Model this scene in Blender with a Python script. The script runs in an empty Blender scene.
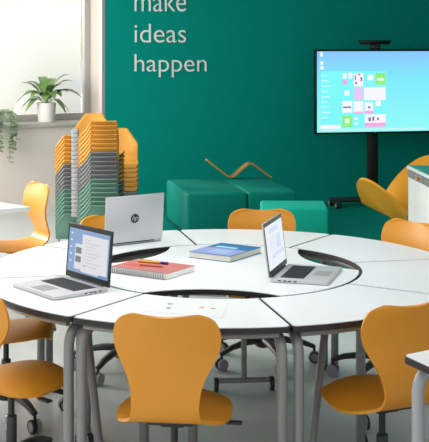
import bpy, bmesh, math, random
from math import sin, cos, pi, radians, atan2, hypot, sqrt
from mathutils import Vector, Matrix, noise

random.seed(7)
SC = bpy.context.scene
COL = SC.collection
F, CX, HY, CH = 1154.0, 214.5, 40.0, 1.80      # focal length and horizon in pixels, camera height in metres

def at(px, py, Y):
    return Vector(((px-CX)/F*Y, Y, CH-(py-HY)/F*Y))
def onz(px, py, z):
    Y = F*(CH-z)/(py-HY)
    return Vector(((px-CX)/F*Y, Y, z))

# ------------------------------------------------------------------ materials
def srgb(r, g, b):
    f = lambda c: (c/255/12.92) if c/255 <= .04045 else ((c/255+.055)/1.055)**2.4
    return (f(r), f(g), f(b), 1)
def mat(name, rgb, rough=.5, metal=0, spec=.5, var=0.0, scale=30, bump=0.0, emit=0, stretch=None):
    m = bpy.data.materials.new(name); m.use_nodes = True
    nt = m.node_tree; b = nt.nodes['Principled BSDF']
    c = srgb(*rgb)
    b.inputs['Base Color'].default_value = c
    b.inputs['Roughness'].default_value = rough
    b.inputs['Metallic'].default_value = metal
    b.inputs['Specular IOR Level'].default_value = spec
    if var or bump:
        tc = nt.nodes.new('ShaderNodeTexCoord'); nz = nt.nodes.new('ShaderNodeTexNoise')
        nz.inputs['Scale'].default_value = scale; nz.inputs['Detail'].default_value = 4
        if stretch:
            mp = nt.nodes.new('ShaderNodeMapping'); mp.inputs['Scale'].default_value = stretch
            nt.links.new(tc.outputs['Object'], mp.inputs['Vector']); nt.links.new(mp.outputs['Vector'], nz.inputs['Vector'])
        else:
            nt.links.new(tc.outputs['Object'], nz.inputs['Vector'])
        if var:
            mx = nt.nodes.new('ShaderNodeMix'); mx.data_type = 'RGBA'
            mx.inputs[6].default_value = tuple(v*(1-var) for v in c[:3])+(1,)
            mx.inputs[7].default_value = tuple(min(1, v*(1+var)) for v in c[:3])+(1,)
            nt.links.new(nz.outputs['Fac'], mx.inputs[0]); nt.links.new(mx.outputs[2], b.inputs['Base Color'])
        if bump:
            bp = nt.nodes.new('ShaderNodeBump'); bp.inputs['Strength'].default_value = bump; bp.inputs['Distance'].default_value = .002
            nt.links.new(nz.outputs['Fac'], bp.inputs['Height']); nt.links.new(bp.outputs['Normal'], b.inputs['Normal'])
    if emit:
        b.inputs['Emission Color'].default_value = c; b.inputs['Emission Strength'].default_value = emit
    return m

M = {}
M['orange'] = mat('orange_shell', (221, 147, 34), .42, var=.03, scale=200, bump=.05)
M['orange_felt'] = mat('orange_felt', (212, 148, 20), .8, var=.06, scale=260, bump=.2)
M['stack_orange'] = mat('stack_orange', (222, 158, 62), .5, var=.03, scale=120)
M['stack_grey'] = mat('stack_grey', (122, 122, 124), .5, var=.03, scale=120)
M['stack_green'] = mat('stack_green', (104, 146, 128), .5, var=.03, scale=120)
M['white'] = mat('white_laminate', (236, 239, 240), .32, var=.01, scale=80)
M['black_edge'] = mat('black_edge', (38, 37, 36), .5)
M['grey_tube'] = mat('grey_lacquered_steel', (140, 140, 138), .38, metal=.25)
M['light_tube'] = mat('light_grey_steel', (178, 180, 182), .35, metal=.2)
M['dark_plastic'] = mat('dark_plastic', (40, 41, 42), .45)
M['arm_grey'] = mat('anthracite_aluminium', (64, 66, 68), .4, metal=.3)
M['rubber_grey'] = mat('grey_rubber', (150, 152, 152), .6)
M['teal_wall'] = mat('teal_paint', (0, 136, 124), .8, spec=.08, var=.02, scale=3, bump=.03)
M['teal_carpet'] = mat('teal_carpet', (0, 138, 124), .9, spec=.1, var=.05, scale=180, bump=.3)
M['teal_fabric'] = mat('teal_upholstery', (0, 140, 125), .75, spec=.2, var=.04, scale=240, bump=.15)
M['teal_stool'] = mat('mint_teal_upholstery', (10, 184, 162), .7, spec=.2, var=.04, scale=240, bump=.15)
M['teal_top'] = mat('teal_cabinet_lid', (60, 168, 160), .5)
M['white_wall'] = mat('white_plaster', (224, 212, 204), .8, spec=.2, var=.015, scale=40, bump=.05)
M['ceiling'] = mat('ceiling_white', (235, 235, 233), .9, spec=.1, var=.01, scale=20)
M['wall_strip'] = mat('wall_return_shade_grey', (168, 165, 166), .6)  # wall return beside the window, its shade painted in as grey
M['sill'] = mat('sill_stone', (205, 198, 192), .5, var=.03, scale=60)
M['frame'] = mat('window_frame_grey', (178, 178, 176), .45)
M['floor'] = mat('floor_grey', (196, 201, 201), .26, spec=.3, var=.04, scale=5, bump=.03)
M['alu'] = mat('silver_aluminium', (205, 206, 208), .38, metal=.35)
M['black'] = mat('black_gloss', (14, 14, 15), .3)
M['key'] = mat('keyboard_black', (52, 52, 56), .5)
M['keycap'] = mat('keycap_black', (36, 36, 40), .5)
M['steel_wire'] = mat('wire_steel', (150, 150, 150), .35, metal=.6)
M['paper'] = mat('paper_white', (240, 239, 236), .8, var=.01, scale=90)
M['pages'] = mat('page_edges', (226, 222, 208), .8, var=.06, scale=40, stretch=(1, 1, 40))
M['red_cover'] = mat('salmon_cover', (192, 116, 108), .6, var=.14, scale=12)
M['blue_cover'] = mat('blue_cover', (40, 118, 178), .45, var=.15, scale=8)
M['lilac'] = mat('lilac_print', (150, 160, 214), .5, var=.1, scale=10)
M['pale_blue'] = mat('pale_blue_print', (176, 214, 232), .5)
M['yellow'] = mat('marker_yellow', (222, 166, 60), .5)
M['purple'] = mat('marker_cap_purple', (58, 40, 150), .4)
M['red'] = mat('pencil_red', (196, 84, 74), .5)
M['pot'] = mat('pot_white', (240, 234, 228), .5, var=.02, scale=14, bump=.1)
M['soil'] = mat('soil', (60, 46, 36), .9, var=.3, scale=60)
M['leaf'] = mat('leaf_green', (118, 152, 88), .45, var=.45, scale=9)
M['ivy'] = mat('ivy_green', (134, 156, 124), .5, var=.35, scale=14)
M['stem'] = mat('stem_green', (110, 130, 80), .6)
M['wood'] = mat('wood_veneer', (196, 142, 70), .5, var=.15, scale=6, stretch=(1, 12, 1))
M['drawer_grey'] = mat('drawer_grey', (126, 130, 132), .5, var=.1, scale=30)
M['letter'] = mat('lettering_silver', (218, 228, 227), .5)
M['stand_brown'] = mat('stand_dark', (30, 24, 20), .45)
M['tree'] = mat('outdoor_leaves', (222, 226, 200), .9, var=.3, scale=2.5)
def emis(name, rgb, s):
    m = bpy.data.materials.new(name); m.use_nodes = True; nt = m.node_tree
    nt.nodes.remove(nt.nodes['Principled BSDF'])
    e = nt.nodes.new('ShaderNodeEmission'); e.inputs[0].default_value = srgb(*rgb); e.inputs[1].default_value = s
    nt.links.new(e.outputs[0], nt.nodes['Material Output'].inputs[0]); return m
EM = {}
def em(rgb, s=1.0):
    k = (rgb, s)
    if k not in EM: EM[k] = emis('display_%d_%d_%d' % rgb, rgb, s)
    return EM[k]
# desktop wallpaper of the wall display: sky blue above, cyan below
m = emis('display_wallpaper', (130, 215, 255), 1.0); nt = m.node_tree
tc = nt.nodes.new('ShaderNodeTexCoord'); sp = nt.nodes.new('ShaderNodeSeparateXYZ'); rp = nt.nodes.new('ShaderNodeValToRGB')
nt.links.new(tc.outputs['Generated'], sp.inputs[0]); nt.links.new(sp.outputs[2], rp.inputs[0])
rp.color_ramp.elements[0].color = srgb(150, 252, 250); rp.color_ramp.elements[1].color = srgb(140, 200, 255)
e_ = rp.color_ramp.elements.new(.62); e_.color = srgb(128, 238, 252)
nt.links.new(rp.outputs[0], nt.nodes['Emission'].inputs[0]); M['wallpaper'] = m
# sheer roller blind: woven white fabric that lets daylight through
m = bpy.data.materials.new('sheer_blind'); m.use_nodes = True; nt = m.node_tree
nt.nodes.remove(nt.nodes['Principled BSDF'])
tr = nt.nodes.new('ShaderNodeBsdfTransparent'); df = nt.nodes.new('ShaderNodeBsdfDiffuse'); tl = nt.nodes.new('ShaderNodeBsdfTranslucent')
df.inputs[0].default_value = (.85, .85, .84, 1); tl.inputs[0].default_value = (.53, .56, .58, 1)
a1 = nt.nodes.new('ShaderNodeMixShader'); a1.inputs[0].default_value = .75
a2 = nt.nodes.new('ShaderNodeMixShader'); a2.inputs[0].default_value = .5
nt.links.new(df.outputs[0], a1.inputs[1]); nt.links.new(tl.outputs[0], a1.inputs[2])
nt.links.new(tr.outputs[0], a2.inputs[1]); nt.links.new(a1.outputs[0], a2.inputs[2])
nt.links.new(a2.outputs[0], nt.nodes['Material Output'].inputs[0]); M['blind'] = m
# clear window glass
m = bpy.data.materials.new('window_glass'); m.use_nodes = True; nt = m.node_tree
nt.nodes.remove(nt.nodes['Principled BSDF'])
tr = nt.nodes.new('ShaderNodeBsdfTransparent'); gl = nt.nodes.new('ShaderNodeBsdfGlossy'); gl.inputs['Roughness'].default_value = .05
a1 = nt.nodes.new('ShaderNodeMixShader'); a1.inputs[0].default_value = .06
nt.links.new(tr.outputs[0], a1.inputs[1]); nt.links.new(gl.outputs[0], a1.inputs[2])
nt.links.new(a1.outputs[0], nt.nodes['Material Output'].inputs[0]); M['glass'] = m

# ------------------------------------------------------------------ object helpers
def tag(o, label=None, cat=None, group=None, kind=None):
    if label: o['label'] = label
    if cat: o['category'] = cat
    if group: o['group'] = group
    if kind: o['kind'] = kind
    return o
def thing(name, label, cat, loc=(0, 0, 0), rz=0, group=None):
    o = bpy.data.objects.new(name, None); COL.objects.link(o)
    o.location = loc; o.rotation_euler = (0, 0, rz); o.empty_display_size = .1
    return tag(o, label, cat, group)
def obj(name, bm, m, parent=None, smooth=True, ang=40):
    bmesh.ops.recalc_face_normals(bm, faces=bm.faces)
    if smooth:
        for f in bm.faces: f.smooth = True
        for e in bm.edges:
            e.smooth = not (len(e.link_faces) == 2 and e.calc_face_angle(0) > radians(ang))
    me = bpy.data.meshes.new(name); bm.to_mesh(me); bm.free()
    me.materials.append(m)
    o = bpy.data.objects.new(name, me); COL.objects.link(o)
    if parent: o.parent = parent
    return o
def struct(name, bm, m): return tag(obj(name, bm, m), kind='structure')
def B(): return bmesh.new()
def box(bm, c, s, mtx=None, bev=0, seg=2):
    v = bmesh.ops.create_cube(bm, size=1)['verts']
    bmesh.ops.scale(bm, vec=s, verts=v); bmesh.ops.translate(bm, vec=c, verts=v)
    if bev:
        es = list({e for x in v for e in x.link_edges})
        r = bmesh.ops.bevel(bm, geom=es, offset=bev, segments=seg, affect='EDGES', profile=.5)
        v = list({x for f in r['faces'] for x in f.verts} | {x for x in v if x.is_valid})
    if mtx: bmesh.ops.transform(bm, matrix=mtx, verts=[x for x in v if x.is_valid])
    return bm
def cyl(bm, a, b, r, r2=None, n=16, bev=0):
    a, b = Vector(a), Vector(b); d = b-a
    v = bmesh.ops.create_cone(bm, cap_ends=True, segments=n, radius1=r, radius2=r if r2 is None else r2, depth=d.length)['verts']
    q = Vector((0, 0, 1)).rotation_difference(d.normalized()).to_matrix().to_4x4()
    bmesh.ops.transform(bm, matrix=Matrix.Translation((a+b)/2) @ q, verts=v)
    return bm
def fillet(pts, rad, n=6):
    pts = [Vector(p) for p in pts]; out = [pts[0]]
    for i in range(1, len(pts)-1):
        p, a, b = pts[i], pts[i-1], pts[i+1]
        r = min(rad, (a-p).length*.49, (b-p).length*.49)
        p0 = p+(a-p).normalized()*r; p1 = p+(b-p).normalized()*r
        for k in range(n+1):
            t = k/n; out.append(p0*(1-t)**2+p*2*t*(1-t)+p1*t*t)
    out.append(pts[-1]); return out
def tube(bm, pts, r, n=12, flat=1.0, radii=None):
    pts = [Vector(p) for p in pts]; rings = []
    t0 = (pts[1]-pts[0]).normalized()
    up = Vector((0, 0, 1)) if abs(t0.z) < .9 else Vector((1, 0, 0))
    nx = t0.cross(up).normalized()
    for i, p in enumerate(pts):
        t = ((pts[min(i+1, len(pts)-1)]-p).normalized()+(p-pts[max(i-1, 0)]).normalized()).normalized()
        nx = (nx-t*nx.dot(t)).normalized(); ny = t.cross(nx)
        rr = radii[i] if radii else r
        rings.append([bm.verts.new(p+nx*cos(2*pi*k/n)*rr+ny*sin(2*pi*k/n)*rr*flat) for k in range(n)])
    for a, b in zip(rings, rings[1:]):
        for k in range(n): bm.faces.new((a[k], a[(k+1) % n], b[(k+1) % n], b[k]))
    bm.faces.new(rings[0]); bm.faces.new(rings[-1]); return bm
def lathe(bm, prof, n=24, mtx=None):
    rings = [[bm.verts.new((r*cos(2*pi*k/n), r*sin(2*pi*k/n), z)) for k in range(n)] for r, z in prof]
    for a, b in zip(rings, rings[1:]):
        for k in range(n): bm.faces.new((a[k], a[(k+1) % n], b[(k+1) % n], b[k]))
    bm.faces.new(rings[0]); bm.faces.new(rings[-1])
    if mtx: bmesh.ops.transform(bm, matrix=mtx, verts=[v for R in rings for v in R])
    return bm
def prism(bm, poly, z0, z1, bev=0):
    lo = [bm.verts.new((x, y, z0)) for x, y in poly]; hi = [bm.verts.new((x, y, z1)) for x, y in poly]
    n = len(poly)
    bm.faces.new(lo); bm.faces.new(hi)
    for k in range(n): bm.faces.new((lo[k], lo[(k+1) % n], hi[(k+1) % n], hi[k]))
    return bm
def grid(bm, rows, thick=0):
    V = [[bm.verts.new(p) for p in r] for r in rows]; fs = []
    for a, b in zip(V, V[1:]):
        for k in range(len(a)-1): fs.append(bm.faces.new((a[k], a[k+1], b[k+1], b[k])))
    if thick:
        bmesh.ops.recalc_face_normals(bm, faces=fs)
        bmesh.ops.solidify(bm, geom=fs, thickness=thick)
    return bm
def catmull(P, n):
    out = []
    for i in range(len(P)-1):
        p0, p1, p2, p3 = P[max(i-1, 0)], P[i], P[i+1], P[min(i+2, len(P)-1)]
        for k in range(n):
            t = k/n
            out.append(tuple(.5*((2*b)+(-a+c)*t+(2*a-5*b+4*c-d)*t*t+(-a+3*b-3*c+d)*t**3) for a, b, c, d in zip(p0, p1, p2, p3)))
    out.append(P[-1]); return out
def kids(o, table):
    return table.get(o, [])
def copy_tree(root):
    table = {}
    for x in list(COL.objects):
        if x.parent: table.setdefault(x.parent, []).append(x)
    def rec(o, p):
        c = o.copy(); COL.objects.link(c); c.parent = p
        for k in table.get(o, []): rec(k, c)
        return c
    return rec(root, None)
def text_mesh(body, thin=0):
    cu = bpy.data.curves.new('lettering', 'FONT'); cu.body = body; cu.extrude = .02; cu.offset = thin
    t = bpy.data.objects.new('lettering', cu); COL.objects.link(t)
    dg = bpy.context.evaluated_depsgraph_get()
    me = bpy.data.meshes.new_from_object(t.evaluated_get(dg))
    bpy.data.objects.remove(t); bpy.data.curves.remove(cu)
    bm = B(); bm.from_mesh(me); bpy.data.meshes.remove(me); return bm
def place_text(bm, O, U, V, w, h, depth):
    """fit letters (local x,y) into a w x h rectangle with corner O, axes U, V"""
    xs = [v.co.x for v in bm.verts]; ys = [v.co.y for v in bm.verts]; zs = [v.co.z for v in bm.verts]
    N = U.cross(V)
    for v in bm.verts:
        x = (v.co.x-min(xs))/(max(xs)-min(xs))*w if False else 0
    x0, x1, y0, y1, z0, z1 = min(xs), max(xs), min(ys), max(ys), min(zs), max(zs)
    for v in bm.verts:
        p = v.co.copy()
        v.co = O+U*((p.x-x0)/(x1-x0)*w)+V*((p.y-y0)/(y1-y0)*h)+N*((p.z-z0)/(z1-z0)*depth)
    return bm

# ------------------------------------------------------------------ camera
cam = bpy.data.cameras.new('camera'); co = bpy.data.objects.new('camera', cam); COL.objects.link(co)
co.location = (0, 0, CH); co.rotation_euler = (pi/2, 0, 0)
cam.sensor_width = 36; cam.sensor_fit = 'AUTO'; cam.lens = F/442*36
cam.shift_y = -(221-HY)/442; cam.clip_end = 200
SC.camera = co

# ------------------------------------------------------------------ room shell
K = .2126                                              # slope of the far wall
def wallY(X): return 12.68+K*X
WN = Vector((K, -1, 0)).normalized()                   # normal into the room
WU = Vector((1, K, 0)).normalized()
def onwall(px, py, off=0):
    a = (px-CX)/F; Y = 12.68/(1-K*a); return at(px, py, Y)+WN*off
C0 = Vector((-1.18, wallY(-1.18), 0)); D = Vector((-cos(radians(30)), -sin(radians(30)), 0)); NO = Vector((-.5, .866, 0))
LW = Matrix(((D.x, NO.x, 0, C0.x), (D.y, NO.y, 0, C0.y), (0, 0, 1, 0), (0, 0, 0, 1)))   # local (t, n, z) of the window wall
CEIL = 3.0; SILL = .933; HEAD = 2.62; T0 = .035; T1 = 5.0; TEND = 5.6

bm = B(); prism(bm, [(-6, 1.5), (5.5, 1.5), (5.5, 16), (-6, 16)], -.1, 0)
struct('floor', bm, M['floor'])
bm = B(); prism(bm, [(-6.2, 4), (5.0, 4), (5.0, wallY(5)), (C0.x, C0.y), (C0.x+D.x*TEND, C0.y+D.y*TEND)], CEIL, CEIL+.1)
struct('ceiling', bm, M['ceiling'])
bm = B(); prism(bm, [(C0.x, C0.y), (5.0, wallY(5)), (4.97, wallY(5)+.15), (C0.x-.03, C0.y+.15)], 0, CEIL)
struct('wall_back', bm, M['teal_wall'])
bm = B(); prism(bm, [(4.8, 3.5), (4.95, 3.5), (4.95, wallY(4.95)-.02), (4.8, wallY(4.8)-.02)], 0, CEIL)
struct('light_blocking_wall', bm, M['teal_wall'])  # unseen wall, added to keep world light off the right side
bm = B()
def lbox(bm, t0, t1, n0, n1, z0, z1, bev=0):
    return box(bm, ((t0+t1)/2, (n0+n1)/2, (z0+z1)/2), (t1-t0, n1-n0, z1-z0), LW, bev)
lbox(bm, T0, TEND, 0, .42, 0, SILL-.04); lbox(bm, T0, TEND, 0, .42, HEAD, CEIL)
lbox(bm, T1, TEND, 0, .42, SILL-.04, HEAD); lbox(bm, -.02, T0, .012, .42, 0, CEIL)
struct('wall_left', bm, M['white_wall'])
bm = B(); lbox(bm, 0.0, T0, -.004, .012, 0, CEIL); struct('shaded_wall_return', bm, M['wall_strip'])  # strip of plain wall, shade put into its colour
bm = B(); lbox(bm, T0+.002, T1, -.05, .30, SILL-.04, SILL, .004); struct('wall_strip_2', bm, M['sill'])
# window
w = tag(bpy.data.objects.new('window_1', None), kind='structure'); COL.objects.link(w)
bm = B()
for t0, t1, z0, z1 in ((T0, T0+.07, SILL-.04, HEAD), (T1-.07, T1, SILL-.04, HEAD), (1.95, 2.04, SILL+.07, HEAD-.07), (T0+.07, T1-.07, SILL-.04, SILL+.07), (T0+.07, T1-.07, HEAD-.07, HEAD)):
    lbox(bm, t0, t1, .30, .37, z0, z1, .004)
obj('window_frame', bm, M['frame'], w)
bm = B(); lbox(bm, T0+.07, T1-.07, .352, .356, SILL+.07, HEAD-.07); obj('window_pane', bm, M['glass'], w)
bl = thing('roller_blind', 'sheer white roller blind drawn down inside the window frame', 'blind')
bm = B(); lbox(bm, T0+.10, 1.94, .336, .338, SILL+.075, HEAD-.08); lbox(bm, 2.06, T1-.1, .336, .338, SILL+.075, HEAD-.08)
obj('fabric', bm, M['blind'], bl)
bm = B(); lbox(bm, T0+.09, T1-.09, .315, .345, HEAD-.11, HEAD-.072, .005); obj('roller_tube', bm, M['frame'], bl)
# garden outside
for i, (x, y, r, h) in enumerate(((-4.3, 24, 1.6, 3.2), (-10.5, 23, 2.6, 4.2), (-1.0, 31, 1.7, 4.6))):
    t = thing('garden_tree', ['pale leafy tree seen faintly through the blind above the potted plant',
        'pale leafy tree seen faintly through the blind at the left edge of the window', 'pale leafy tree seen faintly through the blind beside the right window frame'][i], 'tree', (x, y, -1), 0, 'trees outside the window')
    bm = B(); cyl(bm, (0, 0, 0), (0, 0, h), .16, .1, 8); obj('trunk', bm, M['wood'], t)
    bm = B(); bmesh.ops.create_icosphere(bm, subdivisions=4, radius=r, matrix=Matrix.Translation((0, 0, h)))
    for v in bm.verts:
        d = (v.co-Vector((0, 0, h))); v.co = Vector((0, 0, h))+d*(1+.45*noise.noise(v.co*1.3)+.25*noise.noise(v.co*4))
    obj('crown', bm, M['tree'], t)
bm = B(); prism(bm, [(-30, 16), (30, 16), (30, 60), (-30, 60)], -1.1, -1); struct('ground_outside', bm, mat('pale_gravel', (226, 226, 220), .9, var=.2, scale=2))

# teal carpet zone
bm = B(); prism(bm, [(-1.0, 8.2), (4.78, 8.2), (4.78, wallY(4.78)-.02), (-1.0, wallY(-1.0)-.02)], 0, .008)
tag(obj('carpet', bm, M['teal_carpet']), 'teal carpet laid in front of the teal wall', 'carpet')

# wall lettering
for word, x0, x1, y0, y1 in (('make', 134.5, 186, -9.5, 11.6), ('ideas', 134.5, 186, 23.8, 42.6), ('happen', 134.5, 206.5, 54, 77.3)):
    O = onwall(x0, y1, .004); U = (onwall(x1, y1, .004)-O); Wd = U.length; U.normalize()
    H = onwall(x0, y0, .004).z-O.z
    bm = text_mesh(word, -.006); place_text(bm, O, U, Vector((0, 0, 1)), Wd, H, .008)
    tag(obj('wall_lettering', bm, M['letter'], smooth=False), {'make': 'pale grey word make, top line of the lettering on teal wall', 'ideas': 'pale grey word ideas, middle line of the lettering on teal wall', 'happen': 'pale grey word happen, bottom line of the lettering on teal wall'}[word], 'lettering', 'words on the teal wall')

# ------------------------------------------------------------------ ring of wedge tables
TC = Vector((.0446, 5.360, 0)); RI, RO, PH0 = .6285, 1.1134, -32.35
TT = .74
def pol(a, r): a = radians(a); return Vector((TC.x+r*sin(a), TC.y-r*cos(a), 0))
def sector(a0, a1, g, o):
    ri, ro = RI+.004+o, RO-o
    def an(r, side):
        d = math.degrees(math.asin((g+o)/r)); return a0+d if side == 0 else a1-d
    P = []
    c = .022
    n = 20
    i0, i1 = an(ri, 0), an(ri, 1)
    for k in range(n+1): P.append(pol(i0+(i1-i0)*k/n, ri))
    def corner(side):
        s = 1 if side == 0 else -1
        q0 = pol(an(ro-c, side), ro-c); q1 = pol(an(ro, side), ro); q2 = pol(an(ro, side)+s*math.degrees(c/ro), ro)
        return [q0*(1-t)**2+q1*2*t*(1-t)+q2*t*t for t in (0, .25, .5, .75, 1)]
    P += corner(1)
    o1, o0 = an(ro, 1)-math.degrees(c/ro), an(ro, 0)+math.degrees(c/ro)
    for k in range(1, n): P.append(pol(o1+(o0-o1)*k/n, ro))
    P += corner(0)[::-1]
    return [(p.x, p.y) for p in P]
SEC_LABEL = ['white wedge-shaped table at front centre, behind the orange chair seen from behind',
 'white wedge-shaped table at front right, in front of the right-hand orange chair',
 'white wedge-shaped table at the right edge, between the two long grey seams',
 'white wedge-shaped table at back right, before the cabinet and beside the right opening',
 'white wedge-shaped table at the back, before the far middle orange chair',
 'white wedge-shaped table at back left, under the silver laptop turned away',
 'white wedge-shaped table at far left, next to the left orange chair seen in profile',
 'white wedge-shaped table at front left, under the open laptop facing left']
for k in range(8):
    a0 = PH0+45*k; a1 = a0+45
    t = thing('wedge_table', SEC_LABEL[k], 'table', pol(a0+22.5, .9), 0, 'wedge tables forming the ring')
    off = -t.location
    def loc(bm): bmesh.ops.translate(bm, vec=off, verts=bm.verts); return bm
    bm = B(); prism(bm, sector(a0, a1, .0025, .0046), TT-.003, TT); obj('tabletop', loc(bm), M['white'], t)
    bm = B(); prism(bm, sector(a0, a1, .0015, 0), TT-.024, TT-.0028); obj('edge_band', loc(bm), M['black_edge'], t)
    bm = B()                                            # steel rim under the top
    for ra in (RI+.035, RO-.035):
        pts = [pol(a0+2.2+(40.6)*i/10, ra)+Vector((0, 0, TT-.037)) for i in range(11)]
        tube(bm, pts, .013, 8)
    obj('under_frame', loc(bm), M['grey_tube'], t)
    for s, al in ((0, a0+1.7), (1, a1-1.7)):
        r1 = RO-.027
        top = TT-.046
        inner = {(0, 0): (a0+3.2, RI+.06), (2, 0): (a0+1.0, RI+.06), (7, 0): (a0+4, RI+.045)}.get((k, s))
        po = pol(al, r1); pi_ = pol(*inner) if inner else pol(al+(1.5 if s == 0 else -1.5), RI+.05)
        pts = [po, po+Vector((0, 0, top)), pi_+Vector((0, 0, top))]+([pi_] if inner else [])
        lg = obj('leg', loc(tube(B(), fillet(pts, .09), .0205)), M['grey_tube'], t)
        for q in (po, pi_)[:2 if inner else 1]:
            obj('foot_cap', loc(cyl(B(), q, q+Vector((0, 0, .03)), .0235)), M['dark_plastic'], lg)
    if k == 0:
        q = pol(-11, RI+.07)
        lg = obj('leg', loc(tube(B(), [q, q+Vector((0, 0, TT-.03))], .0205)), M['grey_tube'], t)
        obj('foot_cap', loc(cyl(B(), q, q+Vector((0, 0, .03)), .0235)), M['dark_plastic'], lg)
    if k in (1, 7):                                     # slanting brace leg
        pa, pb = (Vector((.361, 4.55, 0)), Vector((.486, 4.9, TT-.03))) if k == 1 else (Vector((-.438, 4.58, 0)), Vector((-.555, 4.9, TT-.03)))
        lg = obj('brace_leg', loc(tube(B(), [pa, pb], .017)), M['grey_tube'], t)
        obj('foot_cap', loc(cyl(B(), pa, pa+(pb-pa)*.04, .02)), M['dark_plastic'], lg)

# castor wheel, axle along local x
def castor(parent, c, ax, r=.036, w=.026, tyre='dark_plastic', hub='rubber_grey'):
    q = Vector((0, 0, 1)).rotation_difference(Vector(ax).normalized()).to_matrix().to_4x4()
    bm = B(); lathe(bm, [(r*.72, -w/2), (r*.95, -w/2), (r, -w*.3), (r, w*.3), (r*.95, w/2), (r*.72, w/2)], 20, Matrix.Translation(c) @ q)
    o = obj('castor', bm, M[tyre], parent)
    o.data.materials.append(M[hub])
    for p in o.data.polygons:
        if len(p.vertices) > 6: p.material_index = 1
    return o

ct = thing('centre_table', 'white round centre table with three scooped openings, inside the ring', 'table', TC)
cut0 = -6.0
def centre_outline(o):
    r = RI-.004-o; P = []
    for j in range(3):
        ca = cut0+120*j
        # rim from end of this scoop to the start of the next
        for i in range(17): P.append((ca+28+(64)*i/16, r))
        # scoop about the next centre
        cn = ca+120; half = 28
        c_end = r*cos(radians(half)); dep = .455-o*0-(o)
        sag = c_end-dep; ch = r*sin(radians(half)); R = (ch*ch+sag*sag)/(2*sag)
        aa = math.asin(ch/R)
        for i in range(1, 20):
            th = -aa+2*aa*i/20
            u = R*sin(th); v = dep+R*(1-cos(th))
            P.append((cn+math.degrees(atan2(u, v)), hypot(u, v)))
    return [(r_*sin(radians(a)), -r_*cos(radians(a))) for a, r_ in P]
bm = B(); prism(bm, centre_outline(.0035), TT-.003, TT); obj('tabletop', bm, M['white'], ct)
bm = B(); prism(bm, centre_outline(0), TT-.024, TT-.0028); obj('edge_band', bm, M['black_edge'], ct)
bm = B()
for i in range(3):
    a = radians(54+120*i); box(bm, (0, 0, 0), (.04, .52, .03), Matrix.Translation((.29*sin(a), -.29*cos(a), TT-.04)) @ Matrix.Rotation(a, 4, 'Z'))
obj('under_frame', bm, M['grey_tube'], ct)
for (fx, fy, dx, dy) in ((.107, .56, .13, .012), (.628, -.165, .02, .115), (-.614, -.19, -.02, .09)):
    top = Vector((fx*.72, fy*.8, TT-.03))
    sgn = Vector((dx, dy, 0)); fb = Vector((fx, fy, .055))
    bm = B(); tube(bm, [fb, Vector((fx*.98, fy*.98, TT-.06)), top], .015); obj('post', bm, M['grey_tube'], ct)
    bm = B(); tube(bm, [fb-sgn, fb+sgn], .014); ft = obj('foot_bar', bm, M['grey_tube'], ct)
    for s in (-1, 1): castor(ft, Vector((fx, fy, .036))+sgn*s*1.1, (dx, dy, 0) if abs(dx) > .05 else (1, .3, 0), .036, .022)
# slim tray below the front opening
tray = thing('pen_tray', 'slim dark tray below the front opening between ring and centre table', 'tray', (TC.x-.05, TC.y-.58, .0))
bm = B(); box(bm, (0, 0, .672), (.62, .085, .006)); box(bm, (0, .043, .681), (.62, .004, .022)); box(bm, (0, -.043, .678), (.62, .004, .016)); obj('trough', bm, M['dark_plastic'], tray)
bm = B()
for s in (-.26, .26): box(bm, (s, .02, .70), (.02, .02, .055))
obj('hanger', bm, M['grey_tube'], tray)

# ------------------------------------------------------------------ swivel chairs
PROF = [(.215, .425, .09), (.205, .443, .135), (.165, .455, .185), (.10, .452, .215), (.02, .446, .228), (-.06, .438, .226), (-.13, .430, .208), (-.185, .430, .172), (-.232, .448, .143), (-.256, .487, .133), (-.257, .53, .132), (-.244, .59, .143), (-.230, .65, .172), (-.226, .705, .200), (-.234, .765, .211), (-.249, .815, .200), (-.259, .843, .172), (-.264, .856, .13)]
def shell_bm():
    s = .93; rows = []
    pr = catmull(PROF, 4); n = len(pr)
    for i, (y, z, hw) in enumerate(pr):
        row = []
        for k in range(25):
            v = -1+2*k/24
            seat = max(0, min(1, (.2+y)/.15)) if z < .47 else 0
            back = max(0, min(1, (z-.5)/.2))
            top = max(0, (z-.78)/.076)
            zz = z-.036*seat*v*v+top*.014*(2.2*v*v-1.3*v**4-.35)
            yy = y+back*.028*v*v
            row.append(Vector((hw*s*v, yy*s, (zz)*s+.024)))
        rows.append(row)
    return grid(B(), rows, .011)
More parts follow.
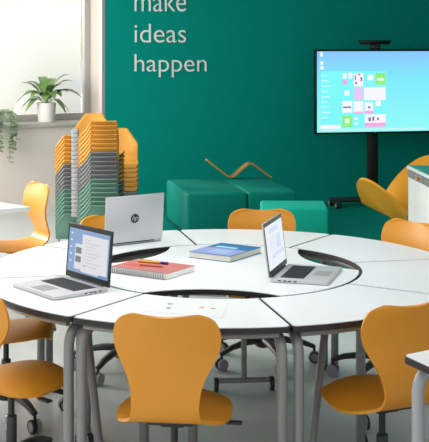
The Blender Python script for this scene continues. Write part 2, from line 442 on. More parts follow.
def swivel_chair(label, loc, rz):
    t = thing('swivel_chair', label, 'chair', loc, rz, 'orange swivel chairs')
    obj('seat_shell', shell_bm(), M['orange'], t, ang=60)
    bm = B(); box(bm, (0, -.02, .402), (.17, .20, .018), None, .006); box(bm, (0, -.02, .388), (.09, .11, .03), None, .006)
    obj('seat_plate', bm, M['dark_plastic'], t)
    bm = B(); tube(bm, [(.06, -.02, .392), (.17, -.03, .39), (.2, -.03, .388)], .006, 8); box(bm, (.225, -.03, .387), (.06, .03, .01), None, .004)
    obj('lever', bm, M['dark_plastic'], t)
    obj('gas_lift', cyl(B(), (0, -.02, .25), (0, -.02, .39), .0135), M['dark_plastic'], t)
    bm = B(); lathe(bm, [(.021, .10), (.023, .11), (.023, .275), (.018, .28)], 18, Matrix.Translation((0, -.02, 0))); obj('column_sleeve', bm, M['arm_grey'], t)
    bm = B(); lathe(bm, [(.03, .085), (.046, .095), (.044, .14), (.03, .155)], 20, Matrix.Translation((0, -.02, 0))); obj('hub', bm, M['arm_grey'], t)
    for i in range(5):
        a = 2*pi*i/5+pi/2+.3; d = Vector((cos(a), sin(a), 0)); c0 = Vector((0, -.02, 0))
        pts = [c0+d*.03+Vector((0, 0, .128)), c0+d*.12+Vector((0, 0, .128)), c0+d*.22+Vector((0, 0, .112)), c0+d*.285+Vector((0, 0, .088))]
        ar = obj('arm', tube(B(), pts, .02, 10, .75, [.026, .0245, .0205, .016]), M['arm_grey'], t)
        e = c0+d*.285; n = Vector((-d.y, d.x, 0))
        cs = castor(ar, e+Vector((0, 0, .032))+n*.014, n, .032, .018, 'rubber_grey')
        castor(ar, e+Vector((0, 0, .032))-n*.014, n, .032, .018, 'dark_plastic')
        obj('castor_stem', cyl(B(), e+Vector((0, 0, .03)), e+Vector((0, 0, .095)), .008), M['dark_plastic'], ar)
    return t
ch = swivel_chair('orange swivel chair at front centre, seen from behind against the ring of tables', (-.147, 4.32, 0), radians(-7))
def more(label, loc, yaw, spin=None):
    c = copy_tree(ch); c['label'] = label; c.location = loc; c.rotation_euler = (0, 0, radians(yaw)); return c
more('orange swivel chair at front right, its seat pointing left under the tables', (.640, 4.48, 0), 24)
more('orange swivel chair at front left, seat in front and backrest cut by the picture edge', (-.812, 4.70, 0), -42)
more('orange swivel chair left of the ring, only its seat showing below the table', (-.975, 5.51, 0), -88)
more('orange swivel chair behind the tables at back centre, beside the teal cube stool', (.272, 6.43, 0), 180)
more('orange swivel chair at back left, mostly hidden behind the turned-away silver laptop', (-.478, 6.26, 0), -150)
more('orange swivel chair at back right, below the white cabinet', (.885, 6.08, 0), 126)
more('orange chair at far left in profile, tucked under the small white side table', (-1.375, 7.75, 0), 122)

# ------------------------------------------------------------------ side tables
def corner_table(label, poly, legs, legdir, z=.74, inset=.06):
    c = Vector((sum(p[0] for p in poly)/4, sum(p[1] for p in poly)/4, 0))
    t = thing('side_table', label, 'table', c)
    P = [Vector((p[0], p[1], 0))-c for p in poly]
    def shrink(o):
        out = []
        n = len(P)
        for i, p in enumerate(P):
            a, b = (P[i-1]-p).normalized(), (P[(i+1) % n]-p).normalized()
            q = p+(a+b).normalized()*o*1.4
            r = .02
            for u in (0, .25, .5, .75, 1): 
                w_ = (q+a*r)*(1-u)**2+q*2*u*(1-u)+(q+b*r)*u*u; out.append((w_.x, w_.y))
        return out
    bm = B(); prism(bm, shrink(.003), z-.003, z); obj('tabletop', bm, M['white'], t)
    bm = B(); prism(bm, shrink(0), z-.026, z-.0028); obj('edge_band', bm, legs['edge'], t)
    for i, p in enumerate(P):
        inw = (-p).normalized(); q = p+inw*inset
        b = (legdir[i] if legdir else inw)
        pts = fillet([q, q+Vector((0, 0, z-.048)), q+Vector(b).normalized()*.3+Vector((0, 0, z-.048))], .085, 8)
        lg = obj('leg', tube(B(), pts, .0215), legs['mat'], t)
        obj('foot_cap', cyl(B(), q, q+Vector((0, 0, .03)), .024), M['dark_plastic'], lg)
    return t
tip = onz(403, 354.8, .74)
e1 = Vector((.836, .549, 0)); e2 = Vector((.303, -.953, 0))
e2 = Vector((.40, -.915, 0))
p = [tip, tip+e2*.75, tip+e2*.75+e1*1.1, tip+e1*1.1]
corner_table('white table with black edge and grey tube leg, cut off in the right foreground', [(v.x, v.y) for v in p], {'mat': M['light_tube'], 'edge': M['black_edge']}, [(.836, .40, 0), (.836, .549, 0), (-.836, -.549, 0), (-.836, -.549, 0)], inset=.05)
tip = onz(31.5, 206.8, .74)
e1 = Vector((-.75, .66, 0)); e2 = Vector((-.853, -.522, 0))
p = [tip, tip+e1*.9, tip+e1*.9+e2*1.0, tip+e2*1.0]
corner_table('white side table reaching in from the left edge before the orange chair in profile', [(v.x, v.y) for v in p], {'mat': M['light_tube'], 'edge': M['white']}, None, inset=.30)

# ------------------------------------------------------------------ laptops
def laptop(label, hm, front, W=.37, Dp=.25, H=.245, lean=.03, screen='desk', logo=False, alu='alu', bezel='black', lidm='alu'):
    """hm: midpoint of the hinge on the table, front: direction to the user"""
    f = Vector(front).normalized(); rz = atan2(-f.x, f.y)
    t = thing('laptop', label, 'laptop', (hm[0], hm[1], TT+.0005), rz)
    bm = B(); box(bm, (0, Dp/2, .0085), (W, Dp, .015), None, .004, 2); base = obj('base', bm, M[alu], t)
    bm = B()
    for x in (-W*.4, W*.4):
        for y in (.03, Dp-.03): cyl(bm, (x, y, 0), (x, y, .002), .008, n=8)
    obj('rubber_foot', bm, M['dark_plastic'], base)
    kb = obj('keyboard', box(B(), (0, Dp*.34, .0163), (W*.78, Dp*.42, .0008)), M['key'], base)
    bm = B()
    for r in range(5):
        for c in range(13): box(bm, (-W*.36+W*.72*c/12, Dp*(.17+.085*r), .0172), (W*.048, Dp*.066, .001))
    obj('keys', bm, M['keycap'], base)
    obj('touchpad', box(B(), (0, Dp*.78, .0162), (W*.3, Dp*.3, .0006)), M['rubber_grey'], base)
    for y in (.04, .065, .085, .11):
        for s in (-1, 1): obj('port', box(B(), (s*W/2, y, .009), (.0014, .013, .005)), M['black'], base)
    a = math.asin(lean/H); LM = Matrix.Translation((0, -.004, .015)) @ Matrix.Rotation(a, 4, 'X')
    bm = B(); box(bm, (0, -.004, H/2), (W, .007, H), LM, .003, 2); lid = obj('lid', bm, M[lidm], t)
    obj('hinge', cyl(B(), (-W*.36, -.004, .014), (W*.36, -.004, .014), .006, n=10), M['dark_plastic'], t)
    bz = obj('bezel', box(B(), (0, 0, H/2), (W-.006, .0016, H-.008), LM), M[bezel], lid)
    iw, ih, z0 = W-.028, H-.048, .028
    def panel(x0, z0_, x1, z1, y, m, nm='window'):
        bm = B(); box(bm, (-iw/2+iw*(x0+x1)/2, y, z0+ih*(z0_+z1)/2), (iw*(x1-x0), .0004, ih*(z1-z0_)), LM); return obj(nm, bm, m, lid)
    # panels run left to right as the user sees them, user's left is local +x
    X = lambda a_, b_: (1-b_, 1-a_)
    def pn(x0, y0, x1, y1, y, m, nm): q = X(x0, x1); return panel(q[0], 1-y1, q[1], 1-y0, y, m, nm)
    if screen == 'desk':
        pn(0, 0, 1, 1, .0012, em((150, 176, 214), .95), 'screen')
        bm = B()
        def add(bm, x0, y0, x1, y1, y):
            q = X(x0, x1); box(bm, (-iw/2+iw*(q[0]+q[1])/2, y, z0+ih*(1-(y0+y1)/2)), (iw*(q[1]-q[0]), .0004, ih*(y1-y0)), LM); return bm
        add(bm, .34, .10, .97, .96, .0016); add(bm, .17, .34, .34, .92, .0016); obj('document_window', bm, em((232, 232, 236), .95), lid)
        bm = B(); add(bm, .19, .42, .33, .56, .002); add(bm, .19, .62, .33, .76, .002); obj('thumbnails', bm, em((136, 146, 158), .9), lid)
        bm = B()
        for j in range(9): add(bm, .42, .2+j*.075, .42+.12+.33*((j*37) % 10)/10, .212+j*.075, .002)
        obj('text_lines', bm, em((206, 204, 214), .9), lid)
        for j in range(5):
            bm = add(B(), .05, .1+j*.16, .09, .135+j*.16, .002)
            obj('shortcut', bm, em((235, 240, 250), 1), lid)
        bm = B(); add(bm, .78, .93, .98, .99, .002); add(bm, .40, .80, .46, .82, .0022); obj('taskbar', bm, em((120, 156, 206), .9), lid)
    else:
        pn(0, 0, 1, 1, .0012, em((238, 243, 252), 1.0), 'screen')
        bm = B()
        def add(bm, x0, y0, x1, y1, y):
            q = X(x0, x1); box(bm, (-iw/2+iw*(q[0]+q[1])/2, y, z0+ih*(1-(y0+y1)/2)), (iw*(q[1]-q[0]), .0004, ih*(y1-y0)), LM); return bm
        add(bm, .2, .08, .7, .2, .0016); add(bm, .25, .68, .95, .78, .0016); add(bm, .55, .3, .8, .62, .0016)
        obj('page_blocks', bm, em((214, 229, 250), 1.0), lid)
        bm = B()
        for j in range(6): add(bm, .2, .28+j*.06, .45, .295+j*.06, .0016)
        obj('text_lines', bm, em((206, 216, 234), 1.0), lid)
    if logo:
        bm = B(); r = .024
        v = bmesh.ops.create_cone(bm, cap_ends=True, segments=32, radius1=r, radius2=r, depth=.0012)['verts']
        bmesh.ops.transform(bm, matrix=LM @ Matrix.Translation((0, -.0082, H*.5)) @ Matrix.Rotation(pi/2, 4, 'X'), verts=v)
        obj('round_emblem', bm, M['black'], lid)
        bm = text_mesh('hp')
        for v in bm.verts: v.co.x += v.co.y*.3
        place_text(bm, Vector((-.017, 0, -.019)), Vector((1, 0, 0)), Vector((0, 0, 1)), .033, .036, .0008)
        # letters face away from the user
        for v in bm.verts: v.co.y = -.0088-abs(v.co.y)*.6
        bmesh.ops.transform(bm, matrix=LM @ Matrix.Translation((0, 0, H*.5)), verts=bm.verts)
        obj('emblem_letters', bm, M['alu'], lid, smooth=False)
    return t
def hinge_at(pa, pb, z=TT+.015): a, b = onz(*pa, z), onz(*pb, z); return (a+b)/2, (b-a)
m_, d_ = hinge_at((64.5, 275.5), (108, 288.5))
laptop('open silver laptop with dark bezel on the front left table, screen facing left', m_, (d_.y, -d_.x, 0) if d_.y*-1 > 0 and False else (-abs(d_.y), -abs(d_.x), 0), W=d_.length, Dp=.262, H=.236, lean=.02, lidm='dark_plastic')
m_, d_ = hinge_at((270.5, 279), (288, 264))
laptop('open silver laptop on the centre table, bright screen facing right', m_, (abs(d_.y), -abs(d_.x), 0), W=d_.length, Dp=.255, H=.24, lean=.03, screen='page')
m_, d_ = hinge_at((103.3, 244.5), (161.3, 238))
n_ = Vector((-d_.y, d_.x, 0)); n_ = n_ if n_.y > 0 else -n_
laptop('silver laptop turned away on the back left table, round emblem on its lid', m_, n_, W=d_.length, H=.243, lean=.02, logo=True)

# ------------------------------------------------------------------ books, paper, pens
def frame_from(pa, pb, pc):
    """a corner, its two neighbours: centre, rotation, sizes"""
    u = pb-pa; v = pc-pa
    return (pb+pc)/2, atan2(u.y, u.x), u.length, v.length
zt = TT+.030
L_, F_, R_ = onz(193.5, 250.5, zt), onz(225.5, 257.5, zt), onz(257, 248.2, zt)
c, rz, lu, lv = frame_from(F_, R_, L_)
bk = thing('book', 'thick blue-covered book lying on the centre table behind the salmon notebook', 'book', (c.x, c.y, TT+.0005), rz)
bm = B(); box(bm, (0, 0, .0145), (lu-.006, lv-.006, .026)); obj('pages', bm, M['pages'], bk)
bm = B(); box(bm, (0, 0, .0288), (lu, lv, .0025), None, .001); box(bm, (0, 0, .0012), (lu, lv, .0024)); obj('cover', bm, M['blue_cover'], bk)
bm = B(); box(bm, (-lu*.22, .0, .0302), (lu*.52, lv*.97, .0004)); obj('lilac_panel', bm, M['lilac'], bk)['label'] = 'lilac lower half of the cover'
bm = B(); box(bm, (lu*.16, .02, .0303), (lu*.12, lv*.5, .0004)); 
for j in range(4): box(bm, (-lu*.1-j*.022, -.01, .0305), (.008, lv*.4, .0004))
obj('title_print', bm, M['pale_blue'], bk)
zt = TT+.026
L_, F_, R_ = onz(115, 265.5, zt), onz(161, 275.5, zt), onz(189.5, 267, zt)
c, rz, lu, lv = frame_from(F_, R_, L_)
nb = thing('spiral_notebook', 'salmon spiral-bound notebook on the centre table with a marker on it', 'notebook', (c.x, c.y, TT+.0005), rz)
bm = B(); box(bm, (0, 0, .013), (lu, lv, .023)); obj('pages', bm, M['paper'], nb)
bm = B(); box(bm, (.004, 0, .0255), (lu-.004, lv, .0018)); obj('cover', bm, M['red_cover'], nb)
bm = B()
nl = 24
for j in range(nl):
    y = -lv/2+.012+(lv-.024)*j/(nl-1)
    tube(bm, [(-lu/2+.004+.013*cos(q)-.004, y, .0145+.0142*sin(q)) for q in [2*pi*i/10 for i in range(10)]], .0018, 5)
obj('spiral_binding', bm, M['steel_wire'], nb)
bm = B(); box(bm, (.06, -lv*.25, .0266), (.012, .12, .0004)); box(bm, (-.02, lv*.25, .0266), (.05, .1, .0004)); obj('cover_print', bm, M['red'], nb)
def marker(label, a, b, z, r, body, cap, capf=.3):
    a, b = Vector(a), Vector(b); d = (b-a)
    t = thing('marker', label, 'marker', ((a+b)/2).to_tuple()[:2]+(z,), atan2(d.y, d.x)); h = Vector((d.x, d.y, 0)).length/2
    bm = B(); cyl(bm, (-h, 0, r), (h-2*h*capf, 0, r), r, n=12); obj('barrel', bm, M[body], t)
    bm = B(); cyl(bm, (h-2*h*capf, 0, r), (h, 0, r), r*1.12, n=12); obj('cap', bm, M[cap], t)
    return t
marker('yellow marker with purple cap lying on the salmon notebook', onz(138, 262, TT+.028), onz(168, 264.5, TT+.028), TT+.028, .0055, 'yellow', 'purple', .24)
a, b = onz(140, 265.5, TT+.028), onz(164, 267.6, TT+.028)
pc = thing('pencil', 'thin red pencil lying in front of the marker on the notebook', 'pencil', ((a+b)/2).to_tuple()[:2]+(TT+.028,), atan2((b-a).y, (b-a).x)); h = (b-a).length/2
bm = B(); cyl(bm, (-h, 0, .0038), (h*.85, 0, .0038), .0038, n=6); obj('barrel', bm, M['red'], pc)
bm = B(); cyl(bm, (h*.85, 0, .0038), (h, 0, .0038), .0038, .0006, n=6); obj('point', bm, M['wood'], pc)
zt = TT+.001
pp = thing('worksheet', 'white worksheet with small coloured spots on the front table behind the orange backrest', 'paper', (0, 0, 0))
q = [onz(160, 298.5, zt), onz(227, 304.5, zt), onz(222, 318, zt), onz(144, 311, zt)]
cc = (q[0]+q[1]+q[2]+q[3])/4; pp.location = (cc.x, cc.y, zt-.0005)
bm = B(); prism(bm, [((v-cc).x, (v-cc).y) for v in q], 0, .0006); obj('sheet', bm, M['white'], pp)
for nm, m_, r_, spots in (('grey_spot', 'stack_grey', .011, ((170, 304), (168.5, 308))), ('yellow_spot', 'yellow', .011, ((202, 307.5), (213, 308.5))), ('faint_spot', 'paper', .016, ((190, 305), (186, 311), (209, 314)))):
    for x, y in spots:
        v = onz(x, y, zt)-cc+Vector((0, 0, .0006)); obj(nm, cyl(B(), v, v+Vector((0, 0, .0005)), r_, n=14), M[m_], pp)
zt = .6765
marker('white marker with dark cap lying in the tray below the front opening', onz(226, 297, zt), onz(176, 295, zt), zt, .009, 'paper', 'drawer_grey', .28)
marker('orange marker lying at the right end of the tray', onz(229, 297.6, zt), onz(250, 299, zt), zt, .008, 'yellow', 'dark_plastic', .2)

# ------------------------------------------------------------------ teal seats at the back
def bench_block(name, label, cat, corner, U, V, w, d, h, bev=.03, cloth='teal_fabric'):
    """corner: front left on the floor, U along the front, V to the back"""
    U, V = Vector(U).normalized(), Vector(V).normalized(); c = corner+U*w/2+V*d/2
    t = thing(name, label, cat, (c.x, c.y, 0.008), atan2(U.y, U.x))
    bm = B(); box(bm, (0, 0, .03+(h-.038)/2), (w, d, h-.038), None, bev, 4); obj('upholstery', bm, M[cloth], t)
    bm = B(); box(bm, (0, 0, .0151), (w-.08, d-.08, .03)); obj('plinth', bm, M['dark_plastic'], t)
    return t
hb = .42
c = onz(187, 194, hb); c.z = 0
bench_block('padded_bench', 'large teal padded bench block at back left, below the lettering', 'bench', c, WU, -WN, .56, 1.12, hb)
c2 = c+WU*.565
bench_block('padded_bench', 'second teal padded bench block, right neighbour of the large one, behind the cube stool', 'bench', c2, WU, -WN, .46, 1.12, hb)
c = onz(263, 208.6, hb); c.z = 0
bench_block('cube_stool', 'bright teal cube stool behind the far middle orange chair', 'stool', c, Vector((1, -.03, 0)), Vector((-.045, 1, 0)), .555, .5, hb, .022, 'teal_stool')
# bent plywood strip on the bench
t0 = onz(231, 178.8, hb)
wv = thing('bent_plywood_strip', 'bent orange plywood zigzag strip standing on the teal bench', 'balance board', (t0.x, t0.y, hb+.001), atan2(WU.y, WU.x))
pts = []
for x, y in ((206.5, 160.5), (230, 178.2), (250, 163.2), (272.3, 179.3)):
    p_ = at(x, y, t0.y); pts.append(Vector((p_.x-t0.x, 0, p_.z-hb)))
mz = min(pts[1].z, pts[3].z)
for p_ in pts: p_.z -= mz
pts[1].z = 0; pts[3].z = 0.0
pf = fillet(pts, .05, 8)
rows = [[p_+Vector((0, y, .012)) for y in (-.055, -.02, .02, .055)] for p_ in pf]
obj('strip', grid(B(), rows, .014), M['wood'], wv)

# ------------------------------------------------------------------ display on a stand
yT = 12.45
A = at(374, 205, yT); RT = Matrix.Translation((A.x, A.y, 0)) @ Matrix.Rotation(atan2(WU.y, WU.x), 4, 'Z')
tv = thing('display_stand', 'large wall-side touch display on a dark floor stand, start screen lit', 'display', (A.x, A.y, 0.008), atan2(WU.y, WU.x))
s_ = yT/F
zb, ztp = CH-(133.2-HY)*s_, CH-(49.2-HY)*s_
x0 = (312.6-374)*s_*1.01; x1 = (441-374)*s_*1.02
zb -= .008; ztp -= .008
bm = B(); box(bm, ((x0+x1)/2, .0, (zb+ztp)/2), (x1-x0, .07, ztp-zb), None, .006); body = obj('display_body', bm, M['black'], tv)
bx = .018
sx0, sx1, sz0, sz1 = x0+bx, x1-bx, zb+.020, ztp-.022
bm = B(); box(bm, ((sx0+sx1)/2, -.0355, (sz0+sz1)/2), (sx1-sx0, .001, sz1-sz0)); obj('screen', bm, M['wallpaper'], body)
def tile(name, rects, rgb, y=-.0365, s=1.0):
    for (a, b, c_, d) in rects:       # photo pixels on the screen
        X0, X1 = (a-374)*s_, (c_-374)*s_; Z1, Z0 = CH-(b-HY)*s_-.008, CH-(d-HY)*s_-.008
        obj(name, box(B(), ((X0+X1)/2, y, (Z0+Z1)/2), (X1-X0, .0006, Z1-Z0)), em(rgb, s), body)
tile('start_menu', [(317.5, 71, 385.5, 127)], (130, 250, 250), -.0362)
tile('desktop_shortcut', [(317, 52, 319.5, 56.5), (317, 61, 320, 64.5), (317, 66, 320.5, 69)], (240, 250, 255))
tile('menu_line', [(318, 74.5+5.2*j, 323.5+(j*7 % 5), 76+5.2*j) for j in range(9)], (190, 255, 255))
tile('search_field', [(317, 124, 338, 127.6)], (245, 255, 255))
tile('green_tile', [(374.5, 73, 385, 84.5), (339.5, 115, 350, 126.5)], (150, 240, 130))
tile('white_tile', [(351.5, 73, 361.5, 86), (362.5, 87, 385, 100), (339.5, 100.5, 350, 112), (351.5, 101, 361.5, 112), (363, 102, 372, 112), (374.5, 100.5, 380, 106), (363, 114, 385, 122.5), (340, 73, 344.5, 78), (346, 72.5, 350, 78), (342, 90, 347, 95), (366, 75, 372, 80)], (248, 248, 255))
tile('lilac_tile', [(351.5, 87, 361.5, 100)], (226, 205, 246))
tile('pink_tile', [(340, 80, 344.8, 84), (363, 122.5, 385, 126.5), (351.5, 111, 361.5, 113.5), (363, 110.5, 373, 113)], (246, 170, 230))
tile('tile_picture', [(376, 78, 383, 80.5), (342.5, 118, 347, 122.5), (352, 117, 356, 119.5), (352, 122, 356, 124)], (235, 255, 245), -.037)
tile('photo_detail', [(352.5, 75, 354, 80), (356, 73.5, 358.5, 75), (358.5, 77, 360.5, 81), (353, 81.5, 355, 84)], (196, 110, 160), -.037)
tile('picture_stroke', [(340.5, 106, 349, 107.5), (367, 117, 369.5, 121), (371, 116.5, 373, 120.5), (376, 117.5, 378, 120), (366.5, 106, 369, 108)], (120, 120, 160), -.037)
tile('task_strip', [(318, 128, 428, 130)], (190, 248, 246), -.0363)
bm = B(); box(bm, (.0, -.036, zb+.010), (.012, .002, .008)); obj('indicator', bm, M['yellow'], body)
bm = B(); box(bm, ((375.3-374)*s_, .09, zb/2+.25), (.118, .05, zb+.4), None, .008); obj('post', bm, M['stand_brown'], tv)
bm = B(); box(bm, (-.02, .09, .066), (.86, .07, .05), None, .01); obj('foot_bar', bm, M['dark_plastic'], tv)
for s in (-.44, .40):
    bm = B(); box(bm, (s, .02, .066), (.05, .30, .045), None, .01); ft = obj('foot', bm, M['dark_plastic'], tv)
    for y in (-.10, .14): castor(ft, Vector((s, y, .034)), (1, 0, 0), .034, .05)
# conference camera above the display
zc = ztp+.008
cm = thing('conference_camera', 'black conference camera bar on top of the large display', 'camera', (tv.location.x+.01, tv.location.y, 0.0), tv.rotation_euler.z)
bm = B(); box(bm, (0, 0, zc+.075), (.36, .07, .045), None, .008)
for v in bm.verts:
    if v.co.z < zc+.07: v.co.x *= .88
obj('camera_bar', bm, M['black'], cm)
bm = B(); box(bm, (0, 0, zc+.027), (.11, .05, .052), None, .006); obj('mount', bm, M['dark_plastic'], cm)
bm = B(); cyl(bm, (0, -.034, zc+.075), (0, -.042, zc+.075), .015); obj('lens', bm, M['stand_brown'], cm)

# ------------------------------------------------------------------ cabinet on the right
zc = CH-(165.5-HY)*8.2/F
a = at(406.8, 165.5, 8.2); a.z = 0; b = at(429, 176.2, F*(CH-zc)/(176.2-HY)); b.z = 0
u = (b-a).normalized(); nR = Vector((-u.y, u.x, 0)); Lc, Wc = 1.25, .5
c = a+u*Lc/2+nR*Wc/2
cb = thing('storage_cabinet', 'white storage cabinet with teal top and wooden-knobbed drawers at the right edge', 'cabinet', (c.x, c.y, 0), atan2(u.y, u.x))
bm = B(); box(bm, (0, 0, (zc-.04)/2+.02), (Lc, Wc-.02, zc-.06), None, .003); obj('body', bm, M['white'], cb)
bm = B(); box(bm, (0, 0, zc-.010), (Lc+.004, Wc, .020), None, .002); obj('top_frame', bm, M['white'], cb)
bm = B(); box(bm, (0, 0, zc+.0015), (Lc-.03, Wc-.02, .003)); obj('top_inlay', bm, M['teal_top'], cb)['label'] = 'teal inlay of the cabinet top'
bm = B(); box(bm, (0, 0, .01), (Lc-.06, Wc-.06, .02)); obj('plinth', bm, M['dark_plastic'], cb)
for i, ld in enumerate((.435, .435, .25)):
    xx = -Lc/2+.028+.46*i+ld/2
    bm = B(); box(bm, (xx, -Wc/2+.008, zc-.050), (ld, .010, .052), None, .002); dr = obj('drawer', bm, M['drawer_grey'], cb)
    bm = B(); lathe(bm, [(.008, 0), (.008, .010), (.015, .014), (.017, .022), (.012, .028)], 16, Matrix.Translation((xx+.12, -Wc/2+.004, zc-.050)) @ Matrix.Rotation(pi/2, 4, 'X')); obj('knob', bm, M['wood'], dr)
# ------------------------------------------------------------------ orange lounge chair behind it
lc = thing('lounge_chair', 'orange winged lounge chair standing behind the white cabinet', 'armchair', (1.52, 9.0, .008))
def bump_(th, c, w): 
    d = (th-c+180) % 360-180; return max(0, cos(min(1, abs(d)/w)*pi/2))**1.0
def seat_z(th, f):
    h = .10+.235*bump_(th, 202, 55)**.8+.38*bump_(th, 46, 64)**.7
    fl = .40
    return .385+h*max(0, (f-.35)/.65)**1.5
rows = []
for i in range(15):
    f = .03+.97*i/14; row = []
    for k in range(97):
        th = 360*k/96
        b_ = bump_(th, 48, 66)
        r = .30*f+(.11+.0*b_)*f**3-.06*b_*f**4
        row.append(Vector((r*cos(radians(th)), r*sin(radians(th)), seat_z(th, f))))
    rows.append(row)
bm = grid(B(), rows, .022); bmesh.ops.remove_doubles(bm, verts=bm.verts, dist=.0004)
obj('shell', bm, M['orange_felt'], lc, ang=60)
bm = B(); lathe(bm, [(.04, .012), (.035, .03), (.024, .05), (.024, .37), (.05, .385)], 20); obj('pedestal', bm, M['alu'], lc)
bm = B(); lathe(bm, [(.2, 0), (.2, .008), (.19, .014), (.03, .022)], 28); obj('base_disc', bm, M['alu'], lc)

# ------------------------------------------------------------------ stacks of small chairs
# seat and back of a small stacking chair: (y, z, half width left, half width right)
def outline(full_right):
    R_ = lambda hw, z: .158 if full_right and z > .4 else hw
    P = [(.162, .270, .135), (.160, .292, .145), (.145, .308, .150), (.05, .309, .158), (-.05, .306, .158), (-.105, .306, .155), (-.132, .322, .155), (-.150, .37, .158), (-.170, .42, .160), (-.180, .446, .158), (-.194, .482, .134), (-.209, .520, .108), (-.222, .552, .086), (-.232, .562, .078), (-.240, .566, .072)]
    if full_right: P = [(y, z, hw if z < .43 else hw*(1-.5*((z-.43)/.136)**.7)) for y, z, hw in P]
    return [(y, z, hw, R_(hw, z) if z < .55 else R_(hw, z)-(.006 if full_right else 0)) for y, z, hw in P]
def small_chair(label, loc, rz, group, shell_mat, full_right, bracket):
    t = thing('stacking_chair', label, 'chair', loc, rz, group)
    rows = []; P = outline(full_right)
    for y, z, hl, hr in catmull(P[:10], 3)[:-1]+P[9:]:
        bk_ = max(0, min(1, (z-.31)/.12)); row = []
        for k in range(21):
            v = -1+k/10; x = v*(hr if v > 0 else hl)
            e = max(0, (abs(v)-.85)/.15)
            row.append(Vector((x, y+bk_*.045*(x/.16)**2-bk_*.010*e*e, z)))
        rows.append(row)
    obj('seat_shell', grid(B(), rows, .009), shell_mat, t, ang=50)
    bm = B(); box(bm, (0, -.03, .292), (.26, .02, .012)); box(bm, (0, .06, .296), (.26, .02, .010)); obj('frame', bm, M['grey_tube'], t)
    if bracket:
        obj('side_bracket', box(B(), (-.180, -.125, .478), (.050, .05, .0328), None, .006), M['light_tube'], t)
        obj('bracket_arm', tube(B(), [(-.178, -.120, .478), (-.170, -.08, .40), (-.13, -.03, .30)], .006, 6), M['grey_tube'], t)
    for sx in (-1, 1):
        for y0, y1 in ((.08, .15), (-.03, -.11)):
            obj('leg', tube(B(), [(sx*.12, y0, .29), (sx*.125, y1, .0)], .0065, 6), M['grey_tube'], t)
    return t
ORD = ['topmost', 'second', 'third', 'fourth', 'fifth', 'sixth', 'seventh', 'eighth']
def stack(name, base, rz, pitch, plan, full_right=False, bracket=False, size=1.0):
    protos = {}
    seq = []
    for cnm, k in plan: seq += [(cnm, j) for j in range(k)]
    for i, (cnm, j) in enumerate(seq):                 # i = 0 is the topmost
        z = base.z+pitch*(len(seq)-1-i)
        lab = f'{ORD[j]} {cnm} stacking chair counted from the top in the {name} stack'
        grp = f'{cnm} chairs in the {name} stack'
        loc = (base.x, base.y, z)
        if cnm not in protos:
            protos[cnm] = small_chair(lab, loc, rz, grp, M['stack_'+cnm], full_right, bracket); protos[cnm].scale = (size,)*3
        else:
            c = copy_tree(protos[cnm]); c.location = loc; c['label'] = lab
PLAN = [('orange', 7), ('grey', 6), ('green', 7)]
def bp(px, Y): return Vector(((px-CX)/F*Y, Y, 0))
stack('front middle', bp(102, 8.85), radians(-6), .0332, PLAN, True, True)
stack('left', bp(71.5, 9.15), radians(8), .0321, PLAN, size=.8)
stack('right', bp(119, 9.55), radians(186), .0375, [('orange', 6), ('grey', 5), ('green', 3)])
stack('hindmost', bp(91, 10.1), radians(180), .0385, [('orange', 5), ('grey', 5), ('green', 6)])

# ------------------------------------------------------------------ plants
def leaf(bm, base, direction, length, width, droop, lift, n=7):
    d = Vector((direction[0], direction[1], 0)).normalized(); s = Vector((-d.y, d.x, 0)); rows = []
    for i in range(n+1):
        t = i/n
        p = Vector(base)+d*length*t*(.55+.45*t)+Vector((0, 0, lift*t*(2-t)*1.0-droop*t*t*t))
        w = width*(max(0, sin(pi*min(1, (max(0, t-.25))/.75)))**.8 if t > .25 else 0)+.004
        rows.append([p-s*w+Vector((0, 0, w*.25)), p, p+s*w+Vector((0, 0, w*.25))])
    grid(bm, rows)
sp = LW @ Vector((0, 0, 0))
def on_sill(px, n=.10):
    # point on the sill board seen at pixel column px
    a = (px-CX)/F; o = C0+NO*n
    t = (a*o.y-o.x)/(D.x-a*D.y); p = o+D*t; return Vector((p.x, p.y, SILL))
p0 = on_sill(46.5, .10)
pt = thing('potted_plant', 'leafy green plant in a ribbed white pot on the window sill', 'plant', p0)
hp = .205; rt = .103
bm = B(); n = 48
prof = [(.080, .0), (.086, .004), (.097, .15), (.102, hp-.006), (.101, hp), (.094, hp), (.092, hp-.03), (.02, hp-.03)]
lathe(bm, prof, n)
for v in bm.verts:
    k = round(atan2(v.co.y, v.co.x)/(2*pi)*n) % 2
    r = hypot(v.co.x, v.co.y)
    if r > .07 and v.co.z < hp-.01: v.co.x *= 1+.012*k; v.co.y *= 1+.012*k
obj('pot', bm, M['pot'], pt)
obj('soil', lathe(B(), [(.09, hp-.045), (.088, hp-.025), (.01, hp-.02)], 20), M['soil'], pt)
bm = B(); rnd = random.Random(5)
specs = [(-1, -.1, .29, .030, .22, .22), (-.9, .3, .26, .028, .02, .26), (-.75, -.4, .20, .03, .12, .14), (1, -.2, .34, .042, .16, .24), (.9, .2, .24, .03, .04, .30), (.5, -.6, .2, .038, .10, .20), (-.4, -.8, .2, .036, .12, .2), (.2, .8, .18, .035, .02, .30), (-.3, .6, .2, .032, .02, .32), (.7, -.5, .22, .03, .20, .12), (-.6, -.6, .24, .03, .22, .13), (.1, -1, .16, .04, .10, .16), (.85, .1, .2, .028, .01, .34), (-.15, -.3, .1, .038, .0, .24), (.25, -.25, .1, .04, .0, .22), (-.55, .1, .19, .03, .03, .28), (.4, .1, .14, .036, .02, .24), (.6, -.2, .22, .04, .05, .2), (-.5, -.3, .22, .036, .08, .2), (.15, -.5, .2, .04, .14, .22), (1, .05, .22, .026, .2, .1), (-1, 0.2, .24, .028, .16, .12)]
for dx, dy, l, w_, dr_, li in specs:
    leaf(bm, (dx*.02, dy*.02, hp-.03), (dx+rnd.uniform(-.1, .1), dy*.8), l*1.1, w_*1.5, dr_, li*.98)
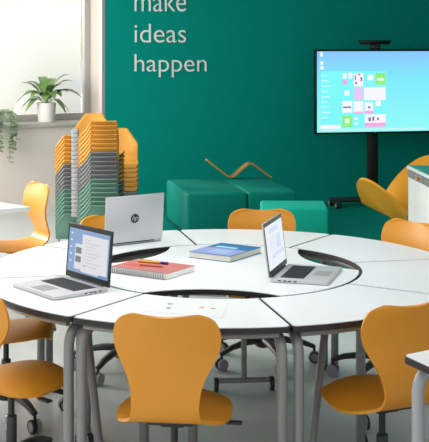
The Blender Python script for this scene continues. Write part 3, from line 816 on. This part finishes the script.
obj('leaves', bm, M['leaf'], pt)
# trailing plant at the left edge
p0 = on_sill(-4, .06)
tp = thing('trailing_plant', 'trailing grey-green plant hanging over the sill at the left picture edge', 'plant', p0)
bm = B(); lathe(bm, [(.07, 0), (.095, .14), (.097, .15), (.088, .15), (.086, .12), (.02, .12)], 28); obj('pot', bm, M['pot'], tp)
bm = B(); bl_ = B(); rnd = random.Random(11)
def ovate(bm, c, d, L, w, tilt):
    d = Vector(d).normalized(); s = d.cross(Vector((0, -.5, 1))).normalized(); rows = []
    for i in range(6):
        t = i/5; ww = w*sin(pi*min(1, .08+t*.92))**.7
        p = c+d*L*t; rows.append([p-s*ww, p+Vector((0, -.006*sin(pi*t), 0)), p+s*ww])
    grid(bm, rows)
for i in range(11):
    aX = rnd.uniform(-.5, 1.0); ex = rnd.uniform(.06, .20); dz = rnd.choice([.05, .1, .2, .28, .34, .42])
    fr = -Vector((NO.x, NO.y, 0)); tl_ = -D
    end = tl_*(ex*.9*(1 if aX > 0 else -.6))+fr*(.155+rnd.uniform(.0, .05))
    P0, P1, P2 = Vector((0, 0, .14)), end*.75+Vector((0, 0, .17+rnd.uniform(0, .03))), end+Vector((0, 0, .05))
    P3 = end+tl_*rnd.uniform(-.02, .04)+Vector((0, 0, .05-dz))
    pts = [P0*(1-t)**2+P1*2*t*(1-t)+P2*t*t for t in [k/6 for k in range(7)]]+[P2+(P3-P2)*k/8 for k in range(1, 9)]
    tube(bm, pts, .0025, 5)
    for k, p_ in enumerate(pts[2:]):
        for s in (-1, 1):
            if rnd.random() < .6: ovate(bl_, p_, tl_*s*rnd.uniform(.5, 1)+fr*rnd.uniform(-.2, .7)+Vector((0, 0, rnd.uniform(-.7, .2))), rnd.uniform(.042, .06), rnd.uniform(.014, .020), 0)
obj('stems', bm, M['stem'], tp); obj('leaves', bl_, M['ivy'], tp)

# ------------------------------------------------------------------ light
wd = bpy.data.worlds.new('world'); SC.world = wd; wd.use_nodes = True
bg = wd.node_tree.nodes['Background']; bg.inputs[0].default_value = (.97, .985, 1.0, 1); bg.inputs[1].default_value = .86
def area(name, loc, target, sx, sy, power, color=(1, 1, 1), spread=180):
    l = bpy.data.lights.new(name, 'AREA'); l.shape = 'RECTANGLE'; l.size = sx; l.size_y = sy; l.energy = power; l.color = color; l.spread = radians(spread)
    o = bpy.data.objects.new(name, l); COL.objects.link(o); o.location = loc
    o.rotation_euler = (Vector(target)-Vector(loc)).to_track_quat('-Z', 'Y').to_euler(); return o
area('window_daylight', (-4.0, 8.6, 1.9), (.6, 10.6, 1.0), 3.0, 1.6, 170, (1, .97, .92))
area('overhead_fill', (-.6, 5.2, 2.95), (-.6, 5.2, 0), 2.4, 1.2, 46)  # added fill from above to brighten the tables, not a real fixture
sun = bpy.data.lights.new('sun', 'SUN'); sun.energy = 9.5; sun.angle = radians(5); sun.color = (1, .93, .82)
so = bpy.data.objects.new('sun', sun); COL.objects.link(so); so.rotation_euler = Vector((.71, -.70, -.375)).to_track_quat('-Z', 'Y').to_euler()

SC.view_settings.view_transform = 'Standard'; SC.view_settings.look = 'None'
SC.view_settings.exposure = 0; SC.view_settings.gamma = 1; SC.view_settings.use_curve_mapping = False
